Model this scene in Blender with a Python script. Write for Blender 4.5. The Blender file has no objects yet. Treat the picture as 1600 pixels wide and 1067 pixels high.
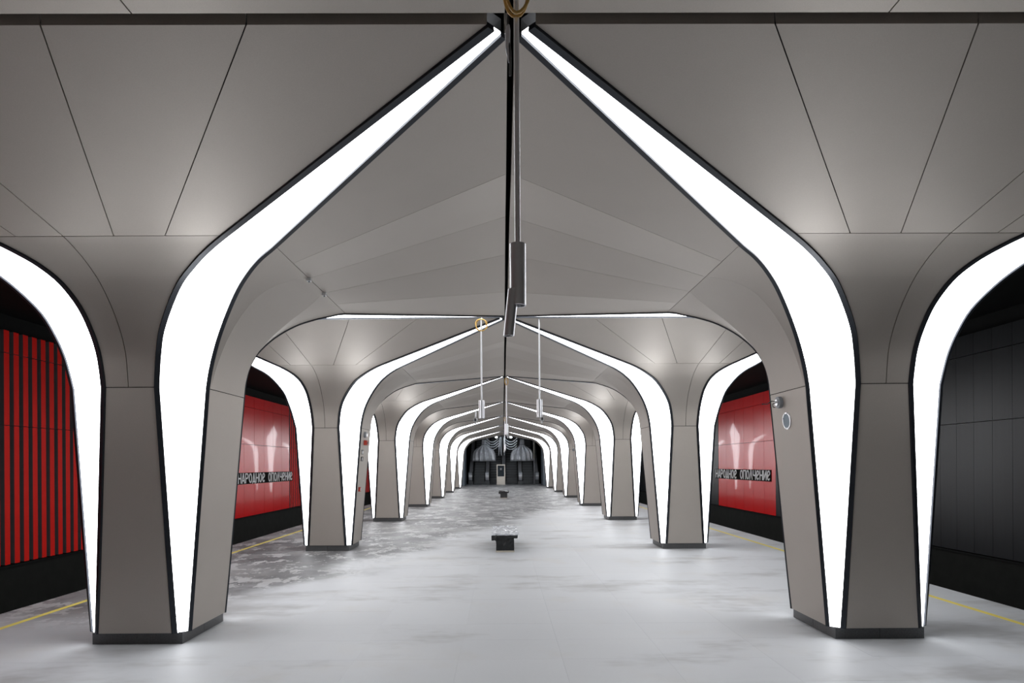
import bpy, math, random
from mathutils import Vector, Matrix
random.seed(7)
scene = bpy.context.scene
COL = scene.collection

# ------------------------------------------------------------------ camera
F, H_EYE = 965.0, 1.70
cam_data = bpy.data.cameras.new('camera')
cam = bpy.data.objects.new('camera', cam_data); COL.objects.link(cam)
cam_data.sensor_width = 36.0
cam_data.lens = 36.0 * F / 1600.0
cam_data.shift_x = 0.0055
cam_data.shift_y = 0.1203
cam_data.clip_start = 0.05; cam_data.clip_end = 300
cam.matrix_world = (Matrix.Translation((-0.056, 0.0, H_EYE)) @ Matrix.Rotation(-0.0054, 4, 'Z')
                    @ Matrix.Rotation(math.pi / 2, 4, 'X') @ Matrix.Rotation(-0.0058, 4, 'Z'))
scene.camera = cam

# ------------------------------------------------------------------ world, exposure
world = bpy.data.worlds.new('world'); scene.world = world
world.use_nodes = True
world.node_tree.nodes['Background'].inputs[0].default_value = (0, 0, 0, 1)     # underground: no sky
world.node_tree.nodes['Background'].inputs[1].default_value = 0.0
STRIP = 7.1                       # brightness of the light ribs
HALL_LAMP = 320.0                # brightness of the two small lamp bulbs over the escalators
vs = scene.view_settings
vs.view_transform = 'Standard'; vs.look = 'None'; vs.gamma = 1.0; vs.use_curve_mapping = False
vs.exposure = 0.0

# ------------------------------------------------------------------ materials
def new_mat(name):
    m = bpy.data.materials.new(name); m.use_nodes = True
    nt = m.node_tree
    return m, nt, nt.nodes['Principled BSDF']

def node(nt, kind, **kw):
    n = nt.nodes.new(kind)
    for k, v in kw.items():
        if hasattr(n, k): setattr(n, k, v)
        else: n.inputs[k].default_value = v
    return n

def mixrgb(nt, fac, a, b, mode='MIX'):
    n = nt.nodes.new('ShaderNodeMix'); n.data_type = 'RGBA'; n.blend_type = mode
    for sock, val in ((0, fac), (6, a), (7, b)):
        if isinstance(val, bpy.types.NodeSocket): nt.links.new(val, n.inputs[sock])
        else: n.inputs[sock].default_value = val
    return n.outputs[2]

def math_n(nt, op, a, b=None, c=None, clamp=False):
    n = nt.nodes.new('ShaderNodeMath'); n.operation = op; n.use_clamp = clamp
    for i, val in enumerate((a, b, c)):
        if val is None: continue
        if isinstance(val, bpy.types.NodeSocket): nt.links.new(val, n.inputs[i])
        else: n.inputs[i].default_value = val
    return n.outputs[0]

def ramp(nt, fac, lo, hi):
    n = nt.nodes.new('ShaderNodeMapRange'); n.interpolation_type = 'SMOOTHSTEP'
    nt.links.new(fac, n.inputs[0]); n.inputs[1].default_value = lo; n.inputs[2].default_value = hi
    return n.outputs[0]

def noise_tex(nt, scale, detail=3, rough=0.55, stretch=None, coord='Object', off=(0, 0, 0)):
    tc = nt.nodes.new('ShaderNodeTexCoord')
    mp = nt.nodes.new('ShaderNodeMapping')
    if coord == 'World':
        g = nt.nodes.new('ShaderNodeNewGeometry'); nt.links.new(g.outputs['Position'], mp.inputs[0])
    else:
        nt.links.new(tc.outputs[coord], mp.inputs[0])
    mp.inputs[1].default_value = off
    if stretch: mp.inputs[3].default_value = stretch
    n = nt.nodes.new('ShaderNodeTexNoise'); n.inputs['Scale'].default_value = scale
    n.inputs['Detail'].default_value = detail; n.inputs['Roughness'].default_value = rough
    nt.links.new(mp.outputs[0], n.inputs['Vector'])
    return n.outputs['Fac']

def simple(name, col, rough=0.5, metal=0.0, var=0.12, scale=6.0, bump=0.0, bscale=60.0, coat=0.0, coord='Object', stretch=None, spec=0.5):
    m, nt, p = new_mat(name)
    f = noise_tex(nt, scale, 4, 0.6, stretch, coord)
    a = tuple(c * (1 - var) for c in col) + (1,); b = tuple(min(1, c * (1 + var)) for c in col) + (1,)
    nt.links.new(mixrgb(nt, f, a, b), p.inputs['Base Color'])
    p.inputs['Roughness'].default_value = rough; p.inputs['Metallic'].default_value = metal
    p.inputs['Coat Weight'].default_value = coat; p.inputs['Specular IOR Level'].default_value = spec
    if bump:
        bf = noise_tex(nt, bscale, 3, 0.6, stretch, coord)
        bn = nt.nodes.new('ShaderNodeBump'); bn.inputs['Strength'].default_value = bump; bn.inputs['Distance'].default_value = 0.01
        nt.links.new(bf, bn.inputs['Height']); nt.links.new(bn.outputs[0], p.inputs['Normal'])
    return m

def emit(name, col, strength):
    m, nt, p = new_mat(name)
    f = noise_tex(nt, 1.2, 1, 0.5)
    c = mixrgb(nt, f, tuple(x * 0.985 for x in col) + (1,), tuple(col) + (1,))
    nt.links.new(c, p.inputs['Emission Color']); p.inputs['Emission Strength'].default_value = strength
    p.inputs['Base Color'].default_value = (0.8, 0.8, 0.8, 1); p.inputs['Roughness'].default_value = 0.4
    return m

def taupe_metal():
    m, nt, p = new_mat('taupe_metal')
    f = noise_tex(nt, 1.6, 3, 0.6)
    g = noise_tex(nt, 420, 1, 0.5, (0.35, 1.0, 1.0))
    oi = nt.nodes.new('ShaderNodeObjectInfo')
    c = mixrgb(nt, f, (0.475, 0.435, 0.392, 1), (0.525, 0.483, 0.438, 1))
    c = mixrgb(nt, math_n(nt, 'MULTIPLY', oi.outputs['Random'], 0.25), c, (0.44, 0.408, 0.372, 1))
    c = mixrgb(nt, math_n(nt, 'MULTIPLY', ramp(nt, g, 0.35, 0.65), 0.16), c, (0.31, 0.283, 0.252, 1))
    nt.links.new(c, p.inputs['Base Color'])
    p.inputs['Metallic'].default_value = 0.5; p.inputs['Roughness'].default_value = 0.56
    bn = nt.nodes.new('ShaderNodeBump'); bn.inputs['Strength'].default_value = 0.08; bn.inputs['Distance'].default_value = 0.003
    nt.links.new(g, bn.inputs['Height']); nt.links.new(bn.outputs[0], p.inputs['Normal'])
    return m

def floor_mat():
    m, nt, p = new_mat('dusty_granite')
    geo = nt.nodes.new('ShaderNodeNewGeometry')
    sx = nt.nodes.new('ShaderNodeSeparateXYZ'); nt.links.new(geo.outputs['Position'], sx.inputs[0])
    X, Y = sx.outputs[0], sx.outputs[1]
    oi = nt.nodes.new('ShaderNodeObjectInfo')
    base = mixrgb(nt, noise_tex(nt, 0.35, 3, 0.5, coord='World'), (0.56, 0.578, 0.606, 1), (0.645, 0.658, 0.675, 1))
    base = mixrgb(nt, math_n(nt, 'MULTIPLY', oi.outputs['Random'], 0.12), base, (0.40, 0.40, 0.40, 1))
    warm = ramp(nt, noise_tex(nt, 0.9, 4, 0.6, coord='World', off=(5, 3, 0)), 0.52, 0.75)
    base = mixrgb(nt, math_n(nt, 'MULTIPLY', warm, 0.35), base, (0.55, 0.52, 0.47, 1))
    # the unswept part of the platform: darker stone with pale dusty patches
    b = math_n(nt, 'MULTIPLY_ADD', Y, 0.36, -6.13)
    d = math_n(nt, 'SUBTRACT', b, X)
    wob = math_n(nt, 'MULTIPLY_ADD', noise_tex(nt, 0.5, 4, 0.65, coord='World', off=(2, 9, 0)), 4.0, -2.0)
    d = math_n(nt, 'ADD', d, wob)
    zone = math_n(nt, 'MULTIPLY', ramp(nt, d, -0.5, 0.9), ramp(nt, Y, 6.3, 7.6))
    streak = ramp(nt, noise_tex(nt, 0.55, 5, 0.7, (1.0, 0.8, 1), 'World', (1, 4, 0)), 0.40, 0.62)
    patch = ramp(nt, noise_tex(nt, 1.7, 4, 0.8, (1.0, 0.7, 1), 'World', (8, 1, 0)), 0.525, 0.56)
    dark = mixrgb(nt, streak, (0.12, 0.12, 0.125, 1), (0.28, 0.28, 0.285, 1))
    dark = mixrgb(nt, math_n(nt, 'MULTIPLY', patch, 0.75), dark, (0.54, 0.54, 0.545, 1))
    c = mixrgb(nt, math_n(nt, 'MULTIPLY', zone, 1.0), base, dark)
    # trodden smudges with their own outlines
    sm = ramp(nt, noise_tex(nt, 0.42, 5, 0.7, (0.7, 1.5, 1), 'World', (3.3, 7.7, 0)), 0.50, 0.66)
    c = mixrgb(nt, math_n(nt, 'MULTIPLY', sm, 0.55), c, (0.27, 0.26, 0.25, 1))
    fine = noise_tex(nt, 60, 3, 0.7, coord='World')
    c = mixrgb(nt, math_n(nt, 'MULTIPLY', fine, 0.12), c, (0.3, 0.3, 0.3, 1))
    nt.links.new(c, p.inputs['Base Color'])
    rr = math_n(nt, 'MULTIPLY_ADD', noise_tex(nt, 0.8, 3, 0.6, coord='World'), 0.25, 0.42)
    nt.links.new(rr, p.inputs['Roughness'])
    return m

M = {}
M['taupe'] = taupe_metal()
M['floor'] = floor_mat()
M['core'] = simple('black_backing', (0.012, 0.012, 0.013), 0.8)
M['frame'] = simple('dark_anodised_frame', (0.028, 0.032, 0.040), 0.38, 0.5)
M['light'] = emit('white_light_panel', (0.955, 0.972, 1.0), STRIP)
M['plinth'] = simple('dark_granite', (0.09, 0.093, 0.095), 0.45, 0, 0.55, 70, 0.05, 120)
M['red'] = simple('red_enamel_slat', (0.80, 0.010, 0.004), 0.6, 0, 0.08, 3, spec=0.12)
M['slatside'] = simple('grey_slat_side', (0.14, 0.125, 0.13), 0.6, spec=0.2)
M['redgloss'] = simple('red_glass_panel', (0.80, 0.012, 0.014), 0.26, 0, 0.06, 1.5, coat=0.3)
M['blackpanel'] = simple('black_wall_panel', (0.012, 0.0135, 0.016), 0.36, 0, 0.4, 2.5, spec=0.3, stretch=(1, 3, 0.3))
M['blackwall'] = simple('black_wall', (0.006, 0.0065, 0.0065), 0.8, 0, 0.4, 3, spec=0.15)
M['greywall'] = simple('grey_end_wall', (0.62, 0.60, 0.57), 0.6, 0, 0.1, 1)
M['track'] = simple('track_concrete', (0.008, 0.009, 0.0075), 0.8, 0, 0.6, 4, 0.2, 20, spec=0.2)
M['yellow'] = simple('yellow_line', (0.85, 0.70, 0.15), 0.6, 0, 0.2, 5, coord='Object')
M['white'] = simple('white_letter', (0.86, 0.86, 0.87), 0.4, 0, 0.03)
M['blackgloss'] = simple('black_strip', (0.006, 0.004, 0.004), 0.9, spec=0.1)
M['steel'] = simple('brushed_steel', (0.85, 0.86, 0.88), 0.3, 0.75, 0.06, 5)
M['darksteel'] = simple('dark_steel', (0.10, 0.10, 0.11), 0.4, 0.9)
M['rubber'] = simple('black_cable', (0.010, 0.010, 0.011), 0.5)
M['yellowcable'] = simple('yellow_cable', (0.62, 0.38, 0.10), 0.5)
M['film'] = simple('silver_plastic_film', (0.60, 0.62, 0.66), 0.22, 0.2, 0.35, 7, 0.9, 14)
M['blackfilm'] = simple('black_plastic_film', (0.010, 0.011, 0.012), 0.28, 0, 0.5, 6, 0.9, 16)
M['card'] = simple('pale_card', (0.52, 0.48, 0.40), 0.7)
M['pier'] = simple('blue_grey_panel', (0.10, 0.125, 0.15), 0.4, 0.2, 0.15, 3)
M['step'] = simple('dark_step', (0.055, 0.06, 0.064), 0.4, 0.6)
M['screen'] = simple('dark_glass', (0.02, 0.035, 0.05), 0.1, 0, 0.4, 4, coat=0.5)
M['kiosk'] = simple('champagne_steel', (0.55, 0.52, 0.47), 0.35, 0.7, 0.15, 3)
M['greyplastic'] = simple('grey_plastic', (0.25, 0.27, 0.29), 0.45)
M['grille'] = simple('speaker_grille', (0.20, 0.25, 0.29), 0.5, 0.4, 0.25, 150)
M['redplastic'] = simple('red_plastic', (0.45, 0.03, 0.01), 0.45)
M['lamp'] = emit('spot_lamp_face', (0.84, 0.92, 1.0), HALL_LAMP)

# ------------------------------------------------------------------ mesh helpers
class MB:
    def __init__(s): s.v, s.f, s.m = [], [], []
    def quad_box(s, x0, x1, y0, y1, z0, z1, mi=0):
        n = len(s.v)
        s.v += [(x0, y0, z0), (x1, y0, z0), (x1, y1, z0), (x0, y1, z0), (x0, y0, z1), (x1, y0, z1), (x1, y1, z1), (x0, y1, z1)]
        for q in ((0, 3, 2, 1), (4, 5, 6, 7), (0, 1, 5, 4), (1, 2, 6, 5), (2, 3, 7, 6), (3, 0, 4, 7)):
            s.f.append(tuple(n + i for i in q)); s.m.append(mi)
        return s
    def rings(s, rings, cap=True, mi=0, closed=False):
        n0 = len(s.v); k = len(rings[0])
        for r in rings: s.v += [tuple(p) for p in r]
        R = len(rings)
        for i in range(R if closed else R - 1):
            a = n0 + i * k; b = n0 + ((i + 1) % R) * k
            for j in range(k):
                s.f.append((a + j, a + (j + 1) % k, b + (j + 1) % k, b + j)); s.m.append(mi)
        if cap and not closed:
            s.f.append(tuple(n0 + j for j in reversed(range(k)))); s.m.append(mi)
            s.f.append(tuple(n0 + (R - 1) * k + j for j in range(k))); s.m.append(mi)
        return s
    def tube(s, pts, r, k=12, cap=True, mi=0, closed=False):
        pts = [Vector(p) for p in pts]; rs = r if isinstance(r, (list, tuple)) else [r] * len(pts)
        out = []; N = len(pts)
        up = None
        for i, p in enumerate(pts):
            if closed: t = pts[(i + 1) % N] - pts[i - 1]
            else: t = pts[min(i + 1, N - 1)] - pts[max(i - 1, 0)]
            t.normalize()
            if up is None:
                up = Vector((0, 0, 1)) if abs(t.z) < 0.9 else Vector((1, 0, 0))
            a = t.cross(up).normalized(); b = a.cross(t).normalized(); up = b
            out.append([p + (a * math.cos(2 * math.pi * j / k) + b * math.sin(2 * math.pi * j / k)) * rs[i] for j in range(k)])
        return s.rings(out, cap, mi, closed)
    def mesh(s, name, mats, smooth=False):
        me = bpy.data.meshes.new(name); me.from_pydata(s.v, [], s.f)
        for m in (mats if isinstance(mats, (list, tuple)) else [mats]): me.materials.append(m)
        for i, p in enumerate(me.polygons): p.material_index = s.m[i]
        if smooth:
            for p in me.polygons: p.use_smooth = True
            me.update()
            try: me.set_sharp_from_angle(angle=math.radians(35))
            except Exception: pass
        me.update()
        return me

def link(name, me, parent=None, loc=(0, 0, 0)):
    o = bpy.data.objects.new(name, me); COL.objects.link(o)
    o.location = loc
    if parent: o.parent = parent
    return o

def empty(name, loc=(0, 0, 0), rz=0.0):
    o = bpy.data.objects.new(name, None); COL.objects.link(o); o.location = loc; o.rotation_euler = (0, 0, rz)
    o.empty_display_size = 0.1
    return o

def tag(o, label=None, cat=None, group=None, kind=None):
    if label: o['label'] = label
    if cat: o['category'] = cat
    if group: o['group'] = group
    if kind: o['kind'] = kind
    return o

# ------------------------------------------------------------------ dimensions of the place
S = 6.405              # column spacing along the platform
YC0 = -0.035           # column row abreast of the tripod
XC = 3.57              # column axis from the platform axis
X_EDGE, X_LINE, X_WALL = 5.90, 5.37, 9.20
Y_BACK, Y_END = -6.0, 52.2
TOP = 4.08

# ------------------------------------------------------------------ structure: platform floor with stone slabs
fl = MB().quad_box(-X_EDGE, X_EDGE, Y_BACK, Y_END, -0.30, -0.012)
floor = tag(link('floor', fl.mesh('floor', M['floor'])), 'pale dusty stone platform between the two tracks', None, None, 'structure')
SW, SL, G = X_EDGE * 2 / 13, 0.60, 0.0004
slab = MB().quad_box(-SW / 2 + G, SW / 2 - G, -SL / 2 + G, SL / 2 - G, -0.012, 0.0).mesh('slab', M['floor'])
far = MB()
row = 0; y = Y_BACK
count = 0
while y < Y_END - 0.01:
    y1 = min(y + SL, Y_END)
    for i in range(13):
        xa = -X_EDGE + i * SW
        cx, cy = xa + SW / 2, (y + y1) / 2
        if 4.2 < cy and count < 299 and y1 - y > SL - 0.01:
            link('slab', slab, floor, (cx, cy, random.uniform(-0.0004, 0.0))); count += 1
        else:
            far.quad_box(xa + G, xa + SW - G, y + G, y1 - G, -0.012, random.uniform(-0.0004, 0.0))
    y = y1
tag(link('slab_field', far.mesh('slab_field', M['floor']), floor), None, None, None, 'stuff')

# yellow safety lines
for sgn, nm in ((-1, 'trim_1'), (1, 'trim_2')):
    m = MB().quad_box(-0.035, 0.035, Y_BACK, Y_END - 0.5, 0.0005, 0.003).mesh('line', M['yellow'])
    tag(link(nm, m, None, (sgn * X_LINE, 0, 0)), 'thin yellow safety line along the ' + ('red' if sgn < 0 else 'black') + ' wall track edge', None, None, 'structure')

# track beds and platform faces
for sgn, nm in ((-1, 'left'), (1, 'right')):
    a, b = sorted((sgn * X_EDGE, sgn * (X_WALL + 0.3)))
    t = MB().quad_box(a, b, Y_BACK, 62, -1.35, -1.15).mesh('track_bed', M['track'])
    tag(link('floor_track_' + nm, t), 'dark concrete track bed beside the platform', None, None, 'structure')
    a, b = sorted((sgn * (X_EDGE - 0.25), sgn * (X_EDGE - 0.05)))
    t = MB().quad_box(a, b, Y_BACK, Y_END, -1.15, -0.30).mesh('platform_face', M['track'])
    tag(link('wall_platform_' + nm, t), 'dark face below the platform edge', None, None, 'structure')

# ceiling above the vault
c = MB().quad_box(-X_WALL - 0.3, X_WALL + 0.3, Y_BACK, 49.6, 4.55, 4.75).mesh('ceiling', M['blackwall'])
tag(link('ceiling', c), 'black ceiling above the panelled vault', None, None, 'structure')
# flat panelled end bay before the first vault
ce = tag(link('ceiling_end', MB().quad_box(-5.3, 5.3, Y_BACK, 3.12, 4.06, 4.12).mesh('ceiling_end', M['core'])), 'flat end-bay ceiling of wide taupe panels', None, None, 'structure')
xs = [-5.3, -1.92, -0.03, 0.03, 1.92, 5.3]
for a, b in ((-5.3, -1.92), (-1.92, -.03), (.03, 1.92), (1.92, 5.3)):
    for y0_, y1_ in ((Y_BACK, -3.0), (-3.0, 0.0), (0.0, 3.135)):
        link('ceiling_panel', MB().quad_box(a + .004, b - .004, y0_ + .004, y1_ - .004, 3.99, 4.055).mesh('ceiling_panel', M['taupe']), ce)
c = MB().quad_box(-X_WALL - 0.3, X_WALL + 0.3, Y_BACK - 0.2, Y_BACK, -1.35, 4.75).mesh('wall_back', M['greywall'])  # unseen end wall, lightened to bounce light onto the near pole
tag(link('wall_back', c), 'pale grey closing wall of the hall', None, None, 'structure')

# track walls ---------------------------------------------------------------
TIERS = ((-0.08, 2.470), (2.482, 3.800), (3.812, 4.22))
PANEL_Y0, PANEL_Y1 = 20.80, 26.32
def wall_shell(sgn, nm, label):
    a, b = sorted((sgn * (X_WALL + 0.12), sgn * (X_WALL + 0.3)))
    m = MB().quad_box(a, b, Y_BACK, 62, -1.35, 4.75).mesh('wall', M['blackwall'])
    w = tag(link('wall_' + nm, m), label, None, None, 'structure')
    # low dark kerb under the cladding with a thin ledge
    a, b = sorted((sgn * (X_WALL - 0.02), sgn * (X_WALL + 0.12)))
    link('wall_base', MB().quad_box(a, b, Y_BACK, 62, -1.15, -0.14).mesh('wall_base', M['track']), w)
    a, b = sorted((sgn * (X_WALL - 0.06), sgn * (X_WALL + 0.12)))
    link('ledge', MB().quad_box(a, b, Y_BACK, 62, -0.14, -0.10).mesh('ledge', M['blackwall']), w)
    return w
wl = wall_shell(-1, 'left', 'track wall clad with vertical red slats and a red name panel')
wr = wall_shell(1, 'right', 'track wall clad with black panels and one red name panel')

bk = MB().quad_box(-(X_WALL + .125), -(X_WALL + .10), Y_BACK, 62, -0.08, 4.22).mesh('backing_board', M['slatside'])
link('backing_board', bk, wl)
# red slats on the left wall: red nose, grey flanks
PITCH = 0.226
def slat_geo(mb, y, z0, z1):
    # trapezoid fin, nose towards the platform
    xn, xb = -(X_WALL - 0.05), -(X_WALL + 0.10)
    w0, w1 = 0.062, 0.072
    n = len(mb.v)
    for z in (z0, z1):
        mb.v += [(xb, y - w1, z), (xn, y - w0, z), (xn, y + w0, z), (xb, y + w1, z)]
    for q, mi in (((0, 1, 5, 4), 1), ((1, 2, 6, 5), 0), ((2, 3, 7, 6), 1), ((3, 2, 1, 0), 1), ((4, 5, 6, 7), 1)):
        mb.f.append(tuple(n + i for i in q)); mb.m.append(mi)
slat_meshes = []
for z0, z1 in TIERS:
    mb = MB(); slat_geo(mb, 0, z0, z1); slat_meshes.append(mb.mesh('slat', [M['red'], M['slatside']]))
rest = MB(); y = Y_BACK + 0.2
while y < 60:
    inside = PANEL_Y0 - 0.08 < y < PANEL_Y1 + 0.08
    if not inside:
        for t, (z0, z1) in enumerate(TIERS):
            if 8.6 < y < PANEL_Y0: link('slat', slat_meshes[t], wl, (0, y, 0))
            else: slat_geo(rest, y, z0, z1)
    y += PITCH
tag(link('slat_run', rest.mesh('slat_run', [M['red'], M['slatside']]), wl), None, None, None, 'stuff')

# smooth red panels behind the station name, both walls
PW = (PANEL_Y1 - PANEL_Y0) / 6
def panels(w, sgn, ylist, width, mat, name, tiers=TIERS, gap=0.006):
    a, b = sorted((sgn * (X_WALL - 0.055), sgn * (X_WALL + 0.12)))
    for z0, z1 in tiers:
        me = MB().quad_box(a, b, -width / 2 + gap, width / 2 - gap, z0, z1).mesh(name, mat)
        for y in ylist: link(name, me, w, (0, y, 0))
rp = [PANEL_Y0 + PW * (i + 0.5) for i in range(6)]
panels(wl, -1, rp, PW, M['redgloss'], 'red_panel')
panels(wr, 1, rp, PW, M['redgloss'], 'red_panel')
BW = 0.46
yb = [PANEL_Y0 - 0.5 - BW * (i + 0.5) for i in range(26)]
panels(wr, 1, yb, BW, M['blackpanel'], 'black_panel', gap=0.003)
mb = MB()
ye = PANEL_Y1 + 0.03
a, b = X_WALL - 0.055, X_WALL + 0.12
while ye < 61:
    for z0, z1 in TIERS: mb.quad_box(a, b, ye + 0.003, ye + BW - 0.003, z0, z1)
    ye += BW
ye = yb[-1] - BW / 2
while ye > Y_BACK + 0.6:
    for z0, z1 in TIERS: mb.quad_box(a, b, ye - BW + 0.003, ye - 0.003, z0, z1)
    ye -= BW
for z0, z1 in TIERS: mb.quad_box(a, b, PANEL_Y0 - 0.497, PANEL_Y0 - 0.01, z0, z1)
tag(link('black_panel_run', mb.mesh('black_panel_run', M['blackpanel']), wr), None, None, None, 'stuff')

# ------------------------------------------------------------------ the vaulted columns
# level tables:  z, hx of rib edge A, depth of front face, hx of rib edge B, depth of rib edge B, and the two hx on the track side
LV = [(0.11, .385, .440, .455, .380, .385, .455),
      (2.447, .285, .535, .655, .405, .255, .605),
      (2.60, .300, .550, .675, .400, .262, .645),
      (2.768, .327, .576, .714, .405, .274, .690),
      (2.945, .392, .647, .790, .454, .287, .737),
      (3.14, .533, .775, .929, .580, .306, .780),
      (3.312, .715, .937, 1.104, .756, .358, .865),
      (3.419, .908, 1.089, 1.268, .915, .435, .935),
      (3.49, 1.085, 1.226, 1.416, 1.045, .530, 1.01),
      (3.55, 1.29, 1.38, 1.58, 1.165, .640, 1.11),
      (3.98, 3.480, 3.140, 3.515, 3.105, 1.60, 1.64)]
def cat(i, t, col):
    p1, p2 = LV[i][col], LV[i + 1][col]
    p0 = LV[i - 1][col] if i > 1 else p1 - (p2 - p1)
    p3 = LV[i + 2][col] if i < 8 else p2 + (LV[10][col] - LV[9][col]) * 0.17
    return 0.5 * (2 * p1 + (p2 - p0) * t + (2 * p0 - 5 * p1 + 4 * p2 - p3) * t * t + (3 * p1 - p0 - 3 * p2 + p3) * t ** 3)
FLARE = []
for i in range(1, 9):
    for q in range(4): FLARE.append(tuple(cat(i, q / 4, c) for c in range(7)))
FLARE.append(LV[9])
TRUNK = [tuple(LV[0][c] + (LV[1][c] - LV[0][c]) * q / 8 for c in range(7)) for q in range(9)]
FAN = [tuple(LV[9][c] * (1 - t) + LV[10][c] * t for c in range(7)) for t in (0, 0.25, 0.5, 0.75, 1.0)]
FA, FB = 0.046, 0.036            # widths of the dark rails beside each light rib
def Aw(l, side): return l[1] if side > 0 else l[5]
def Bw(l, side): return l[3] if side > 0 else l[6]
def rib_dir(l, side):
    dx, dd = Bw(l, side) - Aw(l, side), l[4] - l[2]
    n = math.hypot(dx, dd); return dx / n, dd / n
def Apt(l, side):                # (hx, depth) where the front face starts
    a = rib_dir(l, side); return Aw(l, side) - a[0] * FA, l[2] - a[1] * FA
def Bpt(l, side):
    a = rib_dir(l, side); return Bw(l, side) + a[0] * FB, l[4] + a[1] * FB
def Af(l, side): return Apt(l, side)[0]
def fd(l, x):                    # depth of the front face at x
    (xi, di), (xo, do) = Apt(l, 1), Apt(l, -1)
    t = (x + xo) / (xi + xo); return do + (di - do) * t
def Bf(l, side): return Bpt(l, side)[0]
def Bd(l, side=1): return Bpt(l, side)[1]

def panel_mesh(grid, out, gap=0.004, flange=0.018, mat=None, smooth=True, gaps=(1, 1, 1, 1)):
    """grid[i][j] of points; shrink the border for the joint, add a flange behind it."""
    g = [[Vector(p) for p in r] for r in grid]
    R, C = len(g), len(g[0])
    for i in range(R):
        r = g[i]
        d = r[1] - r[0]; e = r[-2] - r[-1]
        a = r[0] + d.normalized() * min(gap * gaps[2], d.length * 0.4) if d.length > 1e-6 else r[0]
        b = r[-1] + e.normalized() * min(gap * gaps[3], e.length * 0.4) if e.length > 1e-6 else r[-1]
        r[0], r[-1] = a, b
    for j in range(C):
        d = g[1][j] - g[0][j]; e = g[-2][j] - g[-1][j]
        g[0][j] = g[0][j] + d.normalized() * min(gap * gaps[0], d.length * 0.4) if d.length > 1e-6 else g[0][j]
        g[-1][j] = g[-1][j] + e.normalized() * min(gap * gaps[1], e.length * 0.4) if e.length > 1e-6 else g[-1][j]
    mb = MB()
    mb.v = [p for r in g for p in r]
    im, jm = (R - 1) // 2, (C - 1) // 2
    n = (g[im][jm + 1] - g[im][jm]).cross(g[im + 1][jm] - g[im][jm])
    flip = n.dot(Vector(out)) < 0
    def vid(i, j): return i * C + j
    for i in range(R - 1):
        for j in range(C - 1):
            q = (vid(i, j), vid(i, j + 1), vid(i + 1, j + 1), vid(i + 1, j))
            mb.f.append(tuple(reversed(q)) if flip else q); mb.m.append(0)
    loop = [(0, j) for j in range(C)] + [(i, C - 1) for i in range(1, R)] + [(R - 1, j) for j in range(C - 2, -1, -1)] + [(i, 0) for i in range(R - 2, 0, -1)]
    def nrm(i, j):
        i0, i1 = max(i - 1, 0), min(i + 1, R - 1); j0, j1 = max(j - 1, 0), min(j + 1, C - 1)
        v = (g[i][j1] - g[i][j0]).cross(g[i1][j] - g[i0][j])
        if v.length < 1e-9: v = n.copy()
        v.normalize()
        return -v if flip else v
    base = len(mb.v)
    for (i, j) in loop: mb.v.append(g[i][j] - nrm(i, j) * flange)
    L = len(loop)
    for k in range(L):
        a, b = loop[k], loop[(k + 1) % L]
        q = (vid(*a), base + k, base + (k + 1) % L, vid(*b))
        mb.f.append(tuple(reversed(q)) if flip else q); mb.m.append(0)
    mb.v = [tuple(p) for p in mb.v]
    return mb.mesh('panel', mat or M['taupe'], smooth)

def lerp(a, b, t): return a + (b - a) * t
def sub(a, b, n): return [lerp(a, b, i / n) for i in range(n + 1)]

# column modelled at the origin, nave on its +x side; left row uses it as is, right row turned by 180 degrees
PARTS = []           # (name, mesh)
def add(name, me): PARTS.append((name, me))

for fy in (-1, 1):                                   # front (towards -y) and rear faces
    out = (0, fy, -0.25)
    add('trunk_panel', panel_mesh([[(x, fy * fd(l, x), l[0]) for x in sub(-Af(l, -1), Af(l, 1), 2)] for l in TRUNK], out))
    add('flare_panel', panel_mesh([[(x, fy * fd(l, x), l[0]) for x in sub(-Af(l, -1), 0, 3)] for l in FLARE], out))
    add('flare_panel', panel_mesh([[(x, fy * fd(l, x), l[0]) for x in sub(0, Af(l, 1), 4)] for l in FLARE], out))
    k, t = LV[9], LV[10]
    bot = [-Af(k, -1), -0.38, 0.0, 0.405, 0.815, Af(k, 1)]
    top = [-Af(t, -1), -0.55, -0.02, 1.14, 2.20, Af(t, 1)]
    for i in range(5):
        rows = []
        for u in (0, 0.33, 0.66, 1.0):
            xa, xb = lerp(bot[i], top[i], u), lerp(bot[i + 1], top[i + 1], u)
            rows.append([(x, fy * lerp(fd(k, lerp(bot[i], bot[i + 1], q / 2)), fd(t, lerp(top[i], top[i + 1], q / 2)), u), lerp(k[0], t[0], u)) for q, x in enumerate(sub(xa, xb, 2))])
        rows.append([(x, fy * (fd(t, x) + 0.002), TOP) for x in sub(top[i], top[i + 1], 2)])
        add('fan_panel', panel_mesh(rows, out))

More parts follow.
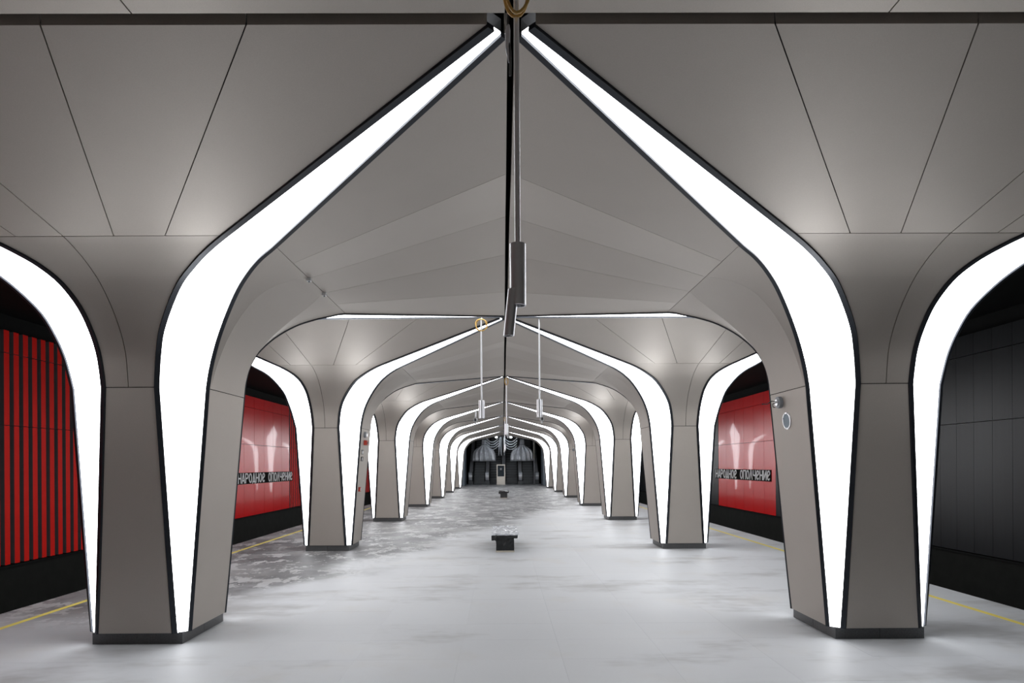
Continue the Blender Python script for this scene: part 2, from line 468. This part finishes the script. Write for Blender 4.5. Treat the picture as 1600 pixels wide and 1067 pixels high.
for side in (1, -1):                                  # nave side and track side
    out = (side, 0, -0.4)
    add('trunk_panel', panel_mesh([[(side * Bf(l, side), y, l[0]) for y in sub(-Bd(l, side), Bd(l, side), 2)] for l in TRUNK], out))
    nF = len(FLARE) - 1
    def crease(i):
        u = i / nF; l = FLARE[i]
        return lerp(Bd(l, side) - 0.02, 0.26, u ** 1.3)
    def proud(i): return 0.045 * math.sin(math.pi * (i / nF) ** 1.2)
    g1, g2, g3 = [], [], []
    for i, l in enumerate(FLARE):
        X, D, c, p = Bf(l, side), Bd(l, side), min(crease(i), Bd(l, side) - 0.001), proud(i)
        g1.append([(side * (X + p * v), lerp(-D, -c, v), l[0]) for v in (0, .5, 1)])
        g2.append([(side * (X + p), y, l[0]) for y in sub(-c, c, 2)])
        g3.append([(side * (X + p * (1 - v)), lerp(c, D, v), l[0]) for v in (0, .5, 1)])
    add('flare_panel', panel_mesh(g1, out, gap=0.003, gaps=(1, 1, 1, .25)))
    add('flare_panel', panel_mesh(g2, out, gap=0.003, gaps=(1, 1, .25, .25)))
    add('flare_panel', panel_mesh(g3, out, gap=0.003, gaps=(1, 1, .25, 1)))
    k, t = LV[9], LV[10]
    xt = (XC - 0.020) if side > 0 else Bf(t, side)
    yb_ = [-Bd(k, side), -0.72, -0.26, 0.26, 0.72, Bd(k, side)]
    yt_ = [-Bd(t, side), -1.62, -0.53, 0.53, 1.62, Bd(t, side)]
    zt_ = [3.98, 3.935, 4.045, 4.045, 3.935, 3.98]
    for i in range(5):
        rows = []
        for u in (0, 0.25, 0.5, 0.75, 1.0):
            rows.append([(side * lerp(Bf(k, side), xt, u), lerp(lerp(yb_[i], yb_[i + 1], v), lerp(yt_[i], yt_[i + 1], v), u),
                          lerp(k[0], lerp(zt_[i], zt_[i + 1], v), u)) for v in (0, .5, 1)])
        rows.append([(side * (xt + 0.001), lerp(yt_[i], yt_[i + 1], v), TOP + 0.03) for v in (0, .5, 1)])
        add('fan_panel', panel_mesh(rows, out, gap=0.002))

for side in (1, -1):                                  # four light ribs with their dark rails
    for fy in (-1, 1):
        out = (side * 0.7, fy * 0.9, -0.3)
        for seg in (TRUNK, FLARE, FAN):
            grid = [[(side * lerp(Aw(l, side), Bw(l, side), v), fy * lerp(l[2], l[4], v), l[0]) for v in (0, .5, 1)] for l in seg]
            add('light_panel', panel_mesh(grid, out, gap=0.0015, flange=0.012, mat=M['light'], gaps=(1, 1, 0, 0)))
        levels = TRUNK[:-1] + FLARE + FAN[1:]
        for which in 'AB':
            secs = []
            ctr = [Vector((side * Aw(l, side), fy * l[2], l[0])) for l in levels]
            for i, l in enumerate(levels):
                if which == 'A':
                    p0 = Vector((side * Apt(l, side)[0], fy * Apt(l, side)[1], l[0])); p1 = Vector((side * Aw(l, side), fy * l[2], l[0]))
                else:
                    p0 = Vector((side * Bf(l, side), fy * Bd(l, side), l[0])); p1 = Vector((side * Bw(l, side), fy * l[4], l[0]))
                tan = ctr[min(i + 1, len(ctr) - 1)] - ctr[max(i - 1, 0)]
                acr = Vector((side * (Bw(l, side) - Aw(l, side)), fy * (l[4] - l[2]), 0))
                nn = tan.cross(acr).normalized()
                if nn.dot(Vector(out)) < 0: nn = -nn
                o1 = 0.016
                secs.append([p0 - nn * 0.015, p1 - nn * 0.015, p1 + nn * o1, p0 + nn * o1])
            add('rib_rail', MB().rings(secs).mesh('rib_rail', M['frame'], True))

# black core behind the joints and granite plinth blocks
core = []
for l in TRUNK + FLARE[1:] + FAN[1:]:
    d = 0.024
    z = l[0] + (0.005 if l[0] < 0.2 else 0.02 * min(1, max(0, (l[0] - 2.6) / 0.6)) + 0.075 * max(0, (l[0] - 3.55) / 0.43))
    (ab, da), (aa, do) = Apt(l, 1), Apt(l, -1)
    (xb, db), (xa, dbo) = Bpt(l, 1), Bpt(l, -1)
    da -= d; do -= d; xa -= d; xb -= d
    core.append([(-aa, -do, z), (ab, -da, z), (xb, -db, z), (xb, db, z), (ab, da, z), (-aa, do, z), (-xa, dbo, z), (-xa, -dbo, z)])
add('core', MB().rings(core).mesh('core', M['core']))
ph = 0.43
pl = MB().quad_box(-ph + .02, ph - .02, -ph + .02, ph - .02, 0, 0.125).mesh('plinth_core', M['core'])
add('plinth_core', pl)
def blk(x0, x1, y0, y1): return MB().quad_box(x0, x1, y0, y1, 0.0, 0.113).mesh('plinth_block', M['plinth'])
for s2 in (-1, 1):
    for h2 in (-1, 1):
        x0, x1 = sorted((h2 * 0.002, h2 * ph)); ya, yb2 = sorted((s2 * (ph - .03), s2 * ph))
        add('plinth_block', blk(x0, x1, ya, yb2))
        y0, y1 = sorted((h2 * 0.002, h2 * (ph - .031))); xa2, xb2 = sorted((s2 * (ph - .03), s2 * ph))
        add('plinth_block', blk(xa2, xb2, y0, y1))

ORD = ['first', 'second', 'third', 'fourth', 'fifth', 'sixth', 'seventh', 'eighth', 'ninth']
columns = {}
for k in (1, 2, 3, 4, 5, 6, 7):
    for side in (-1, 1):
        root = empty('station_column', (side * XC, YC0 + S * k, 0), 0 if side < 0 else math.pi)
        tag(root, 'taupe metal column flaring into vault, white light ribs, %s side, %s from the escalators' % ('red-slat' if side < 0 else 'black-wall', ORD[7 - max(k, 0)]),
            'column', 'rows of flared columns along the platform')
        for nm, me in PARTS: link(nm, me, root)
        columns[(k, side)] = root

# ------------------------------------------------------------------ station name in raised letters
def arc(cx, cy, rx, ry, a0, a1, n=14):
    return [(cx + rx * math.cos(math.radians(lerp(a0, a1, i / n))), cy + ry * math.sin(math.radians(lerp(a0, a1, i / n)))) for i in range(n + 1)]
w, wd = 0.145, 0.74       # stroke width and glyph width, height 1
x0, x1, hc = w / 2, wd - w / 2, w / 2
GL = {
 'Н': [[(x0, 0), (x0, 1)], [(x1, 0), (x1, 1)], [(x0, .5), (x1, .5)]],
 'А': [[(x0 - .03, 0), (wd / 2, 1)], [(x1 + .03, 0), (wd / 2, 1)], [(.17, .27), (wd - .17, .27)]],
 'Р': [[(x0, 0), (x0, 1)], [(x0, 1 - hc)] + arc(.36, .715, .28, .23, 90, -90) + [(x0, .485)]],
 'О': [arc(wd / 2, .5, wd / 2 - hc, .5 - hc, 0, 360, 28)],
 'Д': [[(.16, .12), (wd / 2, 1)], [(wd - .16, .12), (wd / 2, 1)], [(0, .12), (wd, .12)], [(hc, .12), (hc, -.08)], [(wd - hc, .12), (wd - hc, -.08)]],
 'П': [[(x0, 0), (x0, 1)], [(x1, 0), (x1, 1)], [(x0, 1 - hc), (x1, 1 - hc)]],
 'Л': [[(x0 - .03, 0), (wd / 2, 1)], [(x1 + .03, 0), (wd / 2, 1)]],
 'Ч': [[(x1, 0), (x1, 1)], [(x0, 1), (x0, .62)] + arc(.33, .62, .33 - x0, .17, 180, 270, 6) + [(x1, .45)]],
 'И': [[(x0, 0), (x0, 1)], [(x1, 0), (x1, 1)], [(x0, .08), (x1, .92)]],
 'Е': [[(.10, .36), (wd - .10, .66)], arc(wd / 2, .5, wd / 2 - hc, .5 - hc, 22, 318, 24)],
}
def glyph_mesh(ch, hgt, depth):
    mb = MB()
    for st in GL[ch]:
        closed = len(st) > 3 and math.hypot(st[0][0] - st[-1][0], st[0][1] - st[-1][1]) < 1e-6
        pts = [Vector((p[0], p[1])) for p in st]
        if closed: pts = pts[:-1]
        N = len(pts); rings = []
        for i, p in enumerate(pts):
            t = (pts[(i + 1) % N] - pts[i - 1]) if closed else (pts[min(i + 1, N - 1)] - pts[max(i - 1, 0)])
            t.normalize(); nn = Vector((-t.y, t.x)) * (w / 2)
            a, b = p + nn, p - nn
            rings.append([(a.x * hgt, 0, a.y * hgt), (b.x * hgt, 0, b.y * hgt), (b.x * hgt, -depth, b.y * hgt), (a.x * hgt, -depth, a.y * hgt)])
        mb.rings(rings, True, 0, closed)
    return mb.mesh('letter', M['white'])
TEXT = 'НАРОДНОЕ ОПОЛЧЕНИЕ'
LH = 0.355
gm = {ch: glyph_mesh(ch, LH, 0.012) for ch in set(TEXT) - {' '}}
NAME_Y0, NAME_LEN = 21.16, 5.48
step_l = NAME_LEN / len(TEXT)
for sgn in (-1, 1):
    rz = math.pi / 2 if sgn < 0 else -math.pi / 2
    ystart = NAME_Y0 if sgn < 0 else NAME_Y0 + NAME_LEN
    root = empty('station_name_sign', (sgn * (X_WALL - 0.055), ystart, 1.095), rz)
    tag(root, 'white raised station name letters on black strip across the red panels, %s wall' % ('red-slat' if sgn < 0 else 'black'), 'sign', 'station name signs')
    st = MB().quad_box(-0.04, NAME_LEN + 0.04, -0.012, 0, -0.03, LH + 0.02).mesh('backing_strip', M['blackgloss'])
    link('backing_strip', st, root)
    for i, ch in enumerate(TEXT):
        if ch != ' ': link('letter', gm[ch], root, (i * step_l + 0.02, -0.012, 0))

# ------------------------------------------------------------------ hanging sign poles
def pole(x, y, z_top, z_bot, near=False, loop=False, tilt=0.10):
    root = empty('hanging_pole', (x, y, z_top))
    L = z_top - z_bot
    link('hook', MB().tube([(0.028 * math.cos(a), 0, -0.035 + 0.04 * math.sin(a)) for a in [2 * math.pi * i / 16 for i in range(16)]], 0.006, 8, closed=True).mesh('hook', M['darksteel'], True), root)
    link('bracket', MB().quad_box(-0.03, 0.03, -0.02, 0.02, 0.0, 0.03).mesh('bracket', M['darksteel']), root)
    link('rod', MB().tube([(0, 0, -0.07), (0, 0, -L + 0.27)], 0.0125, 14).mesh('rod', M['steel'], True), root)
    # open sleeve tube (double walled)
    def open_tube(zt, zb, r, dx=0.0, dx2=0.0):
        k = 24; mb = MB()
        prof = [(r, zt), (r, zb), (r - 0.006, zb), (r - 0.006, zt)]
        rr = []
        for (q, z) in prof:
            f = (zt - z) / (zt - zb)
            rr.append([(lerp(dx, dx2, f) + q * math.cos(2 * math.pi * j / k), q * math.sin(2 * math.pi * j / k), z) for j in range(k)])
        return mb.rings(rr, False, 0, True)
    link('sleeve', open_tube(-L + 0.27, -L, 0.036 if near else 0.043).mesh('sleeve', M['steel'], True), root)
    link('sleeve_cap', MB().tube([(0, 0, -L + 0.262), (0, 0, -L + 0.268)], 0.031, 20).mesh('sleeve_cap', M['steel'], True), root)
    if near:
        link('drop_tube', open_tube(-L + 0.07, -L - 0.135, 0.024, -0.020, -0.042).mesh('drop_tube', M['steel'], True), root).location = (0, -0.01, 0)
        link('cable_end', MB().tube([(-0.035, -0.01, -L - 0.02), (-0.048, -0.015, -L - 0.10), (-0.036, -0.02, -L - 0.135), (-0.022, -0.012, -L - 0.12)], 0.005, 8).mesh('cable_end', M['rubber'], True), root)
    else:
        link('drop_tube', MB().tube([(tilt * 0.55, 0, -L + 0.10), (tilt * 0.6, 0, -L - 0.02)], 0.012, 10).mesh('drop_tube', M['steel'], True), root)
        link('clamp', MB().quad_box(tilt * .6 - .03, tilt * .6 + .03, -.02, .02, -L - .045, -L - .005).quad_box(tilt * .6 - .012, tilt * .6 + .012, -.02, .02, -L - .085, -L + .03).mesh('clamp', M['steel']), root)
    if loop:
        R = 0.087 if not near else 0.11
        pts = []
        for i in range(48):
            a = 2 * math.pi * i / 24
            pts.append(((R + 0.012 * math.sin(1.7 * a)) * math.cos(a) * (0.55 if near else (0.5 if y > 12 else 1)), -0.02 + 0.018 * math.sin(a * 0.5), (-0.10 - R * 0.35 if near else -0.19) + R * math.sin(a) * (1.5 if near else 1)))
        link('cable_loop', MB().tube(pts, 0.007, 8, closed=True).mesh('cable_loop', M['yellowcable'], True), root)
    return root
G_P = 'poles hanging from the vault ridge'
tag(pole(0.014, 2.72, 3.97, 2.40, True, True), 'bare steel hanging pole with open sleeve and broken tilted tube, amber cable above', 'pole', G_P)
tag(pole(-0.372, 9.30, 3.99, 2.40, False, True, -0.16), 'thin steel hanging pole with round amber cable coil at its hook', 'pole', G_P)
tag(pole(0.500, 9.30, 3.99, 2.41, False, False, 0.06), 'thin steel hanging pole beside the coiled-cable pole, without any coil', 'pole', G_P)
tag(pole(0.04, 15.6, 3.99, 2.46, False, True, 0.05), 'steel pole under the ridge between third columns, small amber cable loop', 'pole', G_P)
tag(pole(0.03, 28.5, 3.99, 2.35, False, True, -0.05), 'distant steel hanging pole under the ridge nearer the escalators', 'pole', G_P)

# loose plug and wire hanging in the ridge slot
lw = empty('loose_cable', (-0.018, 2.95, 4.02))
tag(lw, 'loose black wire with shiny wrapped plug dangling in the ridge slot', 'cable')
link('wire', MB().tube([(0, 0, 0), (0.004, 0, -0.12), (-0.006, 0, -0.25), (0.008, -0.01, -0.36), (0.006, -0.01, -0.47)], 0.005, 8).mesh('wire', M['rubber'], True), lw)
link('plug', MB().tube([(0, 0, -0.22), (-0.004, 0, -0.25), (-0.004, 0, -0.33), (0.004, 0, -0.40)], [0.006, 0.014, 0.012, 0.005], 10).mesh('plug', M['film'], True), lw)

# ------------------------------------------------------------------ wrapped benches
def bench(y, label, silver):
    root = empty('wrapped_bench', (-0.02, y, 0))
    tag(root, label, 'bench', 'plastic wrapped benches on the platform axis')
    link('base_sheet', MB().quad_box(-.185, .175, 0, 1.80, 0.0, 0.03).mesh('base_sheet', M['card']), root)
    rnd = random.Random(3 + int(y))
    def crumple(x0, x1, y0, y1, z0, z1, amp, mat, nm, nx=10, ny=16, nz=4):
        mb = MB(); idx = {}
        def V(i, j, k):
            key = (i, j, k)
            if key not in idx:
                j_ = lambda: rnd.uniform(-amp, amp)
                idx[key] = len(mb.v)
                zz = lerp(z0, z1, k / nz)
                mb.v.append((lerp(x0, x1, i / nx) + j_(), lerp(y0, y1, j / ny) + j_(), zz + (j_() if 0 < k else 0)))
            return idx[key]
        def face(a, b, c, d): mb.f.append((a, b, c, d)); mb.m.append(0)
        for i in range(nx):
            for j in range(ny):
                face(V(i, j, nz), V(i + 1, j, nz), V(i + 1, j + 1, nz), V(i, j + 1, nz)); face(V(i, j, 0), V(i, j + 1, 0), V(i + 1, j + 1, 0), V(i + 1, j, 0))
        for k in range(nz):
            for i in range(nx):
                face(V(i, 0, k), V(i + 1, 0, k), V(i + 1, 0, k + 1), V(i, 0, k + 1)); face(V(i + 1, ny, k), V(i, ny, k), V(i, ny, k + 1), V(i + 1, ny, k + 1))
            for j in range(ny):
                face(V(0, j + 1, k), V(0, j, k), V(0, j, k + 1), V(0, j + 1, k + 1)); face(V(nx, j, k), V(nx, j + 1, k), V(nx, j + 1, k + 1), V(nx, j, k + 1))
        return link(nm, mb.mesh(nm, mat), root)
    crumple(-.18, .17, 0.01, 1.79, 0.03, 0.27, 0.005, M['blackfilm'], 'base')
    crumple(-.25, .24, -0.04, 1.84, 0.272, 0.325, 0.006, M['blackfilm'], 'seat')
    crumple(-.262, .252, -0.05, 1.60, 0.332, 0.354, 0.012, M['film'] if silver else M['blackfilm'], 'plastic_wrap', 12, 22, 2)
    # torn flap hanging from the corner
    mb = MB(); n = 5
    for i in range(n + 1):
        for z in (0.335, 0.30, 0.235):
            mb.v.append((-.268 + 0.10 * i / n, -0.058 + rnd.uniform(-.006, .006), z + rnd.uniform(-.012, .012)))
    for i in range(n):
        for k in range(2):
            a = i * 3 + k; mb.f.append((a, a + 1, a + 4, a + 3)); mb.m.append(0)
    fo = link('film_flap', mb.mesh('film_flap', M['blackfilm']), root)
    sol = fo.modifiers.new('thickness', 'SOLIDIFY'); sol.thickness = 0.003
bench(12.0, 'low bench wrapped in black film with crumpled silver plastic top', True)
bench(31.2, 'low bench wrapped in plain black film, nearer the escalators', False)

# ------------------------------------------------------------------ fittings on the columns
def on_inner(k, side, y, z):
    """point and facing of the nave-side trunk face"""
    r = columns[(k, side)]
    hx = lerp(Bf(LV[0], 1), Bf(LV[1], 1), (z - LV[0][0]) / (LV[1][0] - LV[0][0]))
    return (side * (XC - hx), y, z), (math.pi if side > 0 else 0.0)
LEAN = math.atan2(Bf(LV[1], 1) - Bf(LV[0], 1), LV[1][0] - LV[0][0])
def disc(r, d0, d1, k=28):
    return [[(d, r_ * math.cos(2 * math.pi * j / k), r_ * math.sin(2 * math.pi * j / k)) for j in range(k)] for d, r_ in ((d0, r), (d1, r))]
def fit(name, k, side, y, z, label, cat, group=None):
    p, rz = on_inner(k, side, y, z)
    e = empty(name, p, rz); e.rotation_euler = (0, LEAN, rz)
    return tag(e, label, cat, group)
yc1 = YC0 + S
sp = fit('wall_speaker', 1, 1, 6.42, 2.14, 'round grey speaker grille with pale ring on the black-wall side column', 'speaker')
k = 32
ring = [[(d, r * math.cos(2 * math.pi * j / k), r * math.sin(2 * math.pi * j / k)) for j in range(k)] for d, r in ((0, .090), (.010, .088), (.010, .074), (0, .074))]
link('ring', MB().rings(ring, False, 0, True).mesh('ring', M['steel'], True), sp)
link('grille', MB().rings(disc(.0738, 0.0, .006)).mesh('grille', M['grille'], False), sp)
for j in range(8):
    a = 2 * math.pi * (j + .5) / 8
    link('screw', MB().rings(disc(.006, .0, .013, 8)).mesh('screw', M['white']), sp).location = (0, .081 * math.cos(a), .081 * math.sin(a))
cb = fit('camera_mount', 1, 1, 6.53, 2.345, 'round grey mounting base with loose black wires above the speaker', 'camera mount')
link('base', MB().rings(disc(.062, 0, .035)).mesh('base', M['greyplastic'], True), cb)
link('socket', MB().rings(disc(.034, .0352, .05)).mesh('socket', M['steel'], True), cb)
link('wire', MB().tube([(.05, 0, .01), (.09, -.01, .02), (.13, -.03, -.005), (.18, -.05, 0)], .005, 8).mesh('wire', M['rubber'], True), cb)
link('wire', MB().tube([(.05, .01, 0), (.085, .0, -.01), (.09, .01, -.045), (.07, .02, -.05)], .005, 8).mesh('wire', M['rubber'], True), cb)

yc2 = 12.66
e = fit('camera_mount', 2, -1, yc2, 2.33, 'round grey mounting base above the red box on the red-slat side column', 'camera mount')
link('base', MB().rings(disc(.062, 0, .04)).mesh('base', M['greyplastic'], True), e)
link('socket', MB().rings(disc(.034, .0402, .06)).mesh('socket', M['steel'], True), e)
e = fit('alarm_box', 2, -1, yc2 + .08, 2.17, 'small red alarm box under the grey mount on the red-slat side column', 'alarm')
link('body', MB().quad_box(0, .06, -.07, .07, -.05, .05).mesh('body', M['redplastic']), e)
link('button', MB().rings(disc(.022, .0602, .07, 16)).mesh('button', M['darksteel'], True), e)
for zz, lab in ((1.975, 'white pictogram plate just below the red alarm box'), (1.835, 'small white pictogram plate, lower of the two on its column')):
    e = fit('pictogram_plate', 2, -1, yc2 - .05, zz, lab, 'sign', 'pictogram plates')
    link('plate', MB().quad_box(0, .006, -.09, .09, -.045, .045).mesh('plate', M['blackgloss']), e)
    for dx in ((-.045, .04) if zz > 1.9 else (0,)):
        # a bending figure: head, torso, legs in one outline
        pr = [(-.012, .038), (.012, .038), (.012, .018), (.024, .016), (.024, -.038), (.006, -.038), (.004, -.012), (-.004, -.012), (-.006, -.038), (-.024, -.038), (-.024, .016), (-.012, .018)]
        link('symbol', MB().rings([[(d, dx + p[0], p[1]) for p in pr] for d in (.0061, .009)]).mesh('symbol', M['white']), e)
e = fit('fire_call_point', 2, -1, yc2 - .1, 1.22, 'tiny red call point low on the red-slat side column', 'call point')
link('body', MB().quad_box(0, .035, -.045, .045, -.045, .045).mesh('body', M['redplastic']), e)
link('label_plate', MB().quad_box(.0351, .038, .005, .035, -.03, .03).mesh('label_plate', M['white']), e)
e = fit('camera_mount', 4, 1, YC0 + 4 * S - 0.05, 2.30, 'small grey mounting base on a far black-wall side column', 'camera mount')
link('base', MB().rings(disc(.06, 0, .05)).mesh('base', M['greyplastic'], True), e)
link('socket', MB().rings(disc(.03, .0502, .08)).mesh('socket', M['darksteel'], True), e)

# sprinkler heads on the knee joint of the vault
def sprinkler(x, y, z, label):
    e = tag(empty('smoke_sensor', (x, y, z)), label, 'sensor', 'small white sensors on the vault joint')
    link('body', MB().quad_box(-.022, .022, -.022, .022, -.026, .006).mesh('body', M['white']), e)
    link('tip', MB().tube([(0, 0, -.038), (0, 0, -.0262)], .009, 10).mesh('tip', M['greyplastic'], True), e)
for yy in (-.26, .26):
    sprinkler(-(XC - Bf(LV[9], 1)), YC0 + S + yy, LV[9][0] - .002, 'tiny white square sensor on the vault joint, red-slat side, %s the escalators' % ('farther from' if yy < 0 else 'nearer to'))
sprinkler(XC + .62, YC0 + S - 1.62, 3.60, 'tiny white square sensor by the track-side rib, black-wall side')

# ------------------------------------------------------------------ escalator hall
YH = 49.6
hall = (('wall_hall_left', -4.6, -4.4, YH - 1.2, 80, -0.3, 14, 'dark side wall of the escalator hall, red-slat side'),
        ('wall_hall_right', 4.4, 4.6, YH - 1.2, 80, -0.3, 14, 'dark side wall of the escalator hall, black-wall side'),
        ('wall_hall_end', -4.6, 4.6, 80, 80.2, -0.3, 14, 'dark end wall above the escalators'),
        ('ceiling_hall', -4.6, 4.6, YH, 80.2, 14, 14.2, 'dark ceiling of the escalator hall'),
        ('wall_header', -4.6, 4.6, YH - .2, YH, 4.75, 14, 'dark wall over the opening to the escalators'),
        ('floor_hall', -4.4, 4.4, Y_END, 56, -0.3, -0.001, 'stone landing in front of the escalators'))
for nm, a, b, c_, d_, e_, f_, lab in hall:
    tag(link(nm, MB().quad_box(a, b, c_, d_, e_, f_).mesh(nm, M['floor'] if nm == 'floor_hall' else M['blackwall'])), lab, None, None, 'structure')
for sgn, lab in ((-1, 'blue-grey panelled pier beside the escalators, red-slat side'), (1, 'blue-grey panelled pier beside the escalators, black-wall side')):
    r = tag(empty('end_pier', (sgn * 3.42, 50.9, 0)), lab, 'pier', 'end piers at the escalators')
    link('pier_core', MB().quad_box(-.24, .24, -1.25, 1.25, 0, 4.5).mesh('pier_core', M['core']), r)
    for i in range(3):
        for z0, z1 in ((0.02, 2.47), (2.48, 4.5)):
            ya = -1.26 + i * .84
            link('pier_panel', MB().quad_box(-.26, .26, ya + .003, ya + .837, z0, z1).mesh('pier_panel', M['pier']), r)

# escalators: four flights, five balustrades
EX = 1.43; Y0E = 53.4
SLOPE = math.tan(math.radians(30))
def escalator(i, x):
    r = tag(empty('escalator', (x, Y0E, 0)), ('dark stepped escalator flight, %s from the red-slat side' % ORD[i]), 'escalator', 'row of four escalators')
    mb = MB(); n = 34; dy = 0.40; rz = dy * SLOPE
    mb.quad_box(-.5, .5, -.2, .9, -.05, .012)
    for s_ in range(n):
        mb.quad_box(-.5, .5, .9 + s_ * dy, .9 + (s_ + 1) * dy + .02, s_ * rz - .25, s_ * rz + (rz if s_ else .03))
    link('steps', mb.mesh('steps', M['step']), r)
    link('comb_plate', MB().quad_box(-.52, .52, -.5, -.2, .0, .014).mesh('comb_plate', M['darksteel']), r)
    # bright edge line on each step nose
    mb = MB()
    for s_ in range(1, n): mb.quad_box(-.49, .49, .9 + s_ * dy - .006, .9 + s_ * dy + .006, s_ * rz + rz - .012, s_ * rz + rz + .003)
    link('step_edge', mb.mesh('step_edge', M['greyplastic']), r)
for i in range(4): escalator(i, (i - 1.5) * EX)
def balustrade(i, x):
    r = tag(empty('balustrade', (x, Y0E, 0)), 'film-wrapped escalator balustrade with rounded end, %s from the red-slat side' % ORD[i], 'balustrade', 'escalator balustrades')
    end_y, end_z = 14.0, 14.0 * SLOPE
    def prism(hw, prof, mat, nm):
        rings = [[(sx, p[0], p[1]) for p in prof] for sx in (-hw, hw)]
        link(nm, MB().rings(rings).mesh(nm, mat, False), r)
    prism(.20, [(0.0, 0), (.9, 0), (end_y, end_z - .2), (end_y, end_z + .35), (.9, .35), (0.0, .35)], M['step'], 'skirt')
    wrap = [(-.25 + .0, .36)] + [(-.25 + .35 - .35 * math.sin(a), .70 - .34 * math.cos(a)) for a in [math.pi * q / 10 for q in range(1, 10)]] + [(.1, 1.04), (.9, 1.06), (end_y, end_z + 1.06), (end_y, end_z + .36), (.9, .36)]
    prism(.15, wrap, M['film'], 'panel')
    for sx in (-.19, .19):
        pts = [(sx, .1 - .42 * math.sin(math.pi * q / 10), .69 - .38 * math.cos(math.pi * q / 10)) for q in range(11)] + [(sx, .9, 1.09), (sx, end_y, end_z + 1.09)]
        link('handrail', MB().tube(pts, .04, 10).mesh('handrail', M['rubber'], True), r)
for i in range(5): balustrade(i, (i - 2) * EX)

# help kiosk in front of the middle balustrade
kx, ky = -0.24, 52.45
r = tag(empty('information_kiosk', (kx, ky, 0)), 'steel framed information kiosk with dark glass in front of the escalators', 'kiosk')
link('body', MB().quad_box(-.36, .36, .05, .40, 0, .70).mesh('body', M['kiosk']), r)
for x0_, x1_, z0_, z1_ in ((-.36, -.28, .70, 1.72), (.28, .36, .70, 1.72), (-.28, .28, 1.64, 1.72)):
    link('frame_bar', MB().quad_box(x0_, x1_, .05, .40, z0_, z1_).mesh('frame_bar', M['kiosk']), r)
link('screen', MB().quad_box(-.28, .28, .12, .38, .70, 1.64).mesh('screen', M['screen']), r)
link('silver_cone', MB().tube([(0, .11, 1.25), (0, .11, 1.42)], [.07, .10], 14).mesh('silver_cone', M['film'], True), r)  # small silver cone set just before the dark glass

# draped plastic hoods over the escalators
def hood(x, lab, seed):
    rnd = random.Random(seed)
    r = tag(empty('plastic_hood', (x, 54.3, 2.02)), lab, 'plastic sheet', 'plastic sheets hung over the escalators')
    prof = [(.16, 1.90), (.19, 1.62), (.20, 1.42), (.34, 1.28), (.60, 1.12), (.82, .92), (.93, .68), (.97, .40), (.98, .18), (.98, 0.0)]
    k = 72; rings = []
    ph_ = rnd.uniform(0, 6)
    for (q, z) in prof:
        amp = 0.02 + .085 * min(1, q)
        rings.append([((q + amp * q * math.sin(13 * 2 * math.pi * j / k + ph_ + z * 1.2) * .55) * math.cos(2 * math.pi * j / k),
                       (q * .5 + amp * math.sin(13 * 2 * math.pi * j / k + ph_ + z * 1.2)) * math.sin(2 * math.pi * j / k), z) for j in range(k)])
    o = link('sheet', MB().rings(rings, False).mesh('sheet', M['film'], True), r)
    s_ = o.modifiers.new('thickness', 'SOLIDIFY'); s_.thickness = .006
    link('tie', MB().tube([(.2 * math.cos(a), .12 * math.sin(a), 1.45) for a in [2 * math.pi * j / 20 for j in range(20)]], .02, 8, closed=True).mesh('tie', M['darksteel'], True), r)
    link('hanger', MB().tube([(0, 0, 1.85), (0, 0, 5.2)], .02, 8).mesh('hanger', M['darksteel'], True), r)
hood(-1.72, 'pleated silvery plastic hood hung over the escalators, red-slat side', 1)
hood(1.62, 'pleated silvery plastic hood hung over the escalators, black-wall side', 2)
r = tag(empty('wrapped_bundle', (-0.18, 53.45, 2.9)), 'narrow bundle of wrapped cables hanging between the two plastic hoods', 'cables')
for i in range(7):
    x = -.30 + .1 * i
    pts = [(x + .05 * math.sin(3 * t + i), .05 * math.cos(2 * t + i), 2.0 - 2.4 * t) for t in (0, .2, .4, .6, .8, 1)]
    link('strand', MB().tube(pts, .03 if i % 2 else .018, 8).mesh('strand', M['film'] if i % 2 else M['rubber'], True), r)
for sgn in (-1, 1):
    for i in range(4):
        pts = [(lerp(sgn * .25, sgn * 1.35, t), 0, .45 + .22 * i - .35 * math.sin(math.pi * t)) for t in (0, .2, .4, .6, .8, 1)]
        link('strand', MB().tube(pts, .025, 8).mesh('strand', M['film'], True), r)

# two spot lamps on a bar, lighting the escalators
lb = tag(empty('lamp_bar', (0, 53.2, 4.10)), 'horizontal bar with two small bright spot lamps above the escalators', 'lamp')
link('bar', MB().tube([(-2.2, 0, .04), (2.2, 0, .04)], .03, 8).mesh('bar', M['darksteel'], True), lb)
for sgn in (-1, 1):
    h_ = link('spot_head', MB().tube([(sgn * .62, .06, .03), (sgn * .62, -.14, -.02)], [.06, .10], 14).mesh('spot_head', M['steel'], True), lb)
    ball = [[(sgn * .62 + .08 * math.sin(t) * math.cos(2 * math.pi * j / 14), -.16 - .08 * math.cos(t), -.02 + .08 * math.sin(t) * math.sin(2 * math.pi * j / 14)) for j in range(14)]
            for t in [math.pi * (q + .5) / 9 for q in range(9)]]
    link('bulb', MB().rings(ball).mesh('bulb', M['lamp'], True), h_)
wp = tag(empty('upright_post', (2.60, 52.75, 2.1)), 'slim pale upright post beside the escalators, black-wall side', 'post')
link('tube', MB().tube([(0, 0, 0.03), (0, 0, 1.9)], .035, 10).mesh('tube', M['card'], True), wp)
link('holder', MB().quad_box(-.04, .04, -.04, .04, -2.1, .028).mesh('holder', M['darksteel']), wp)
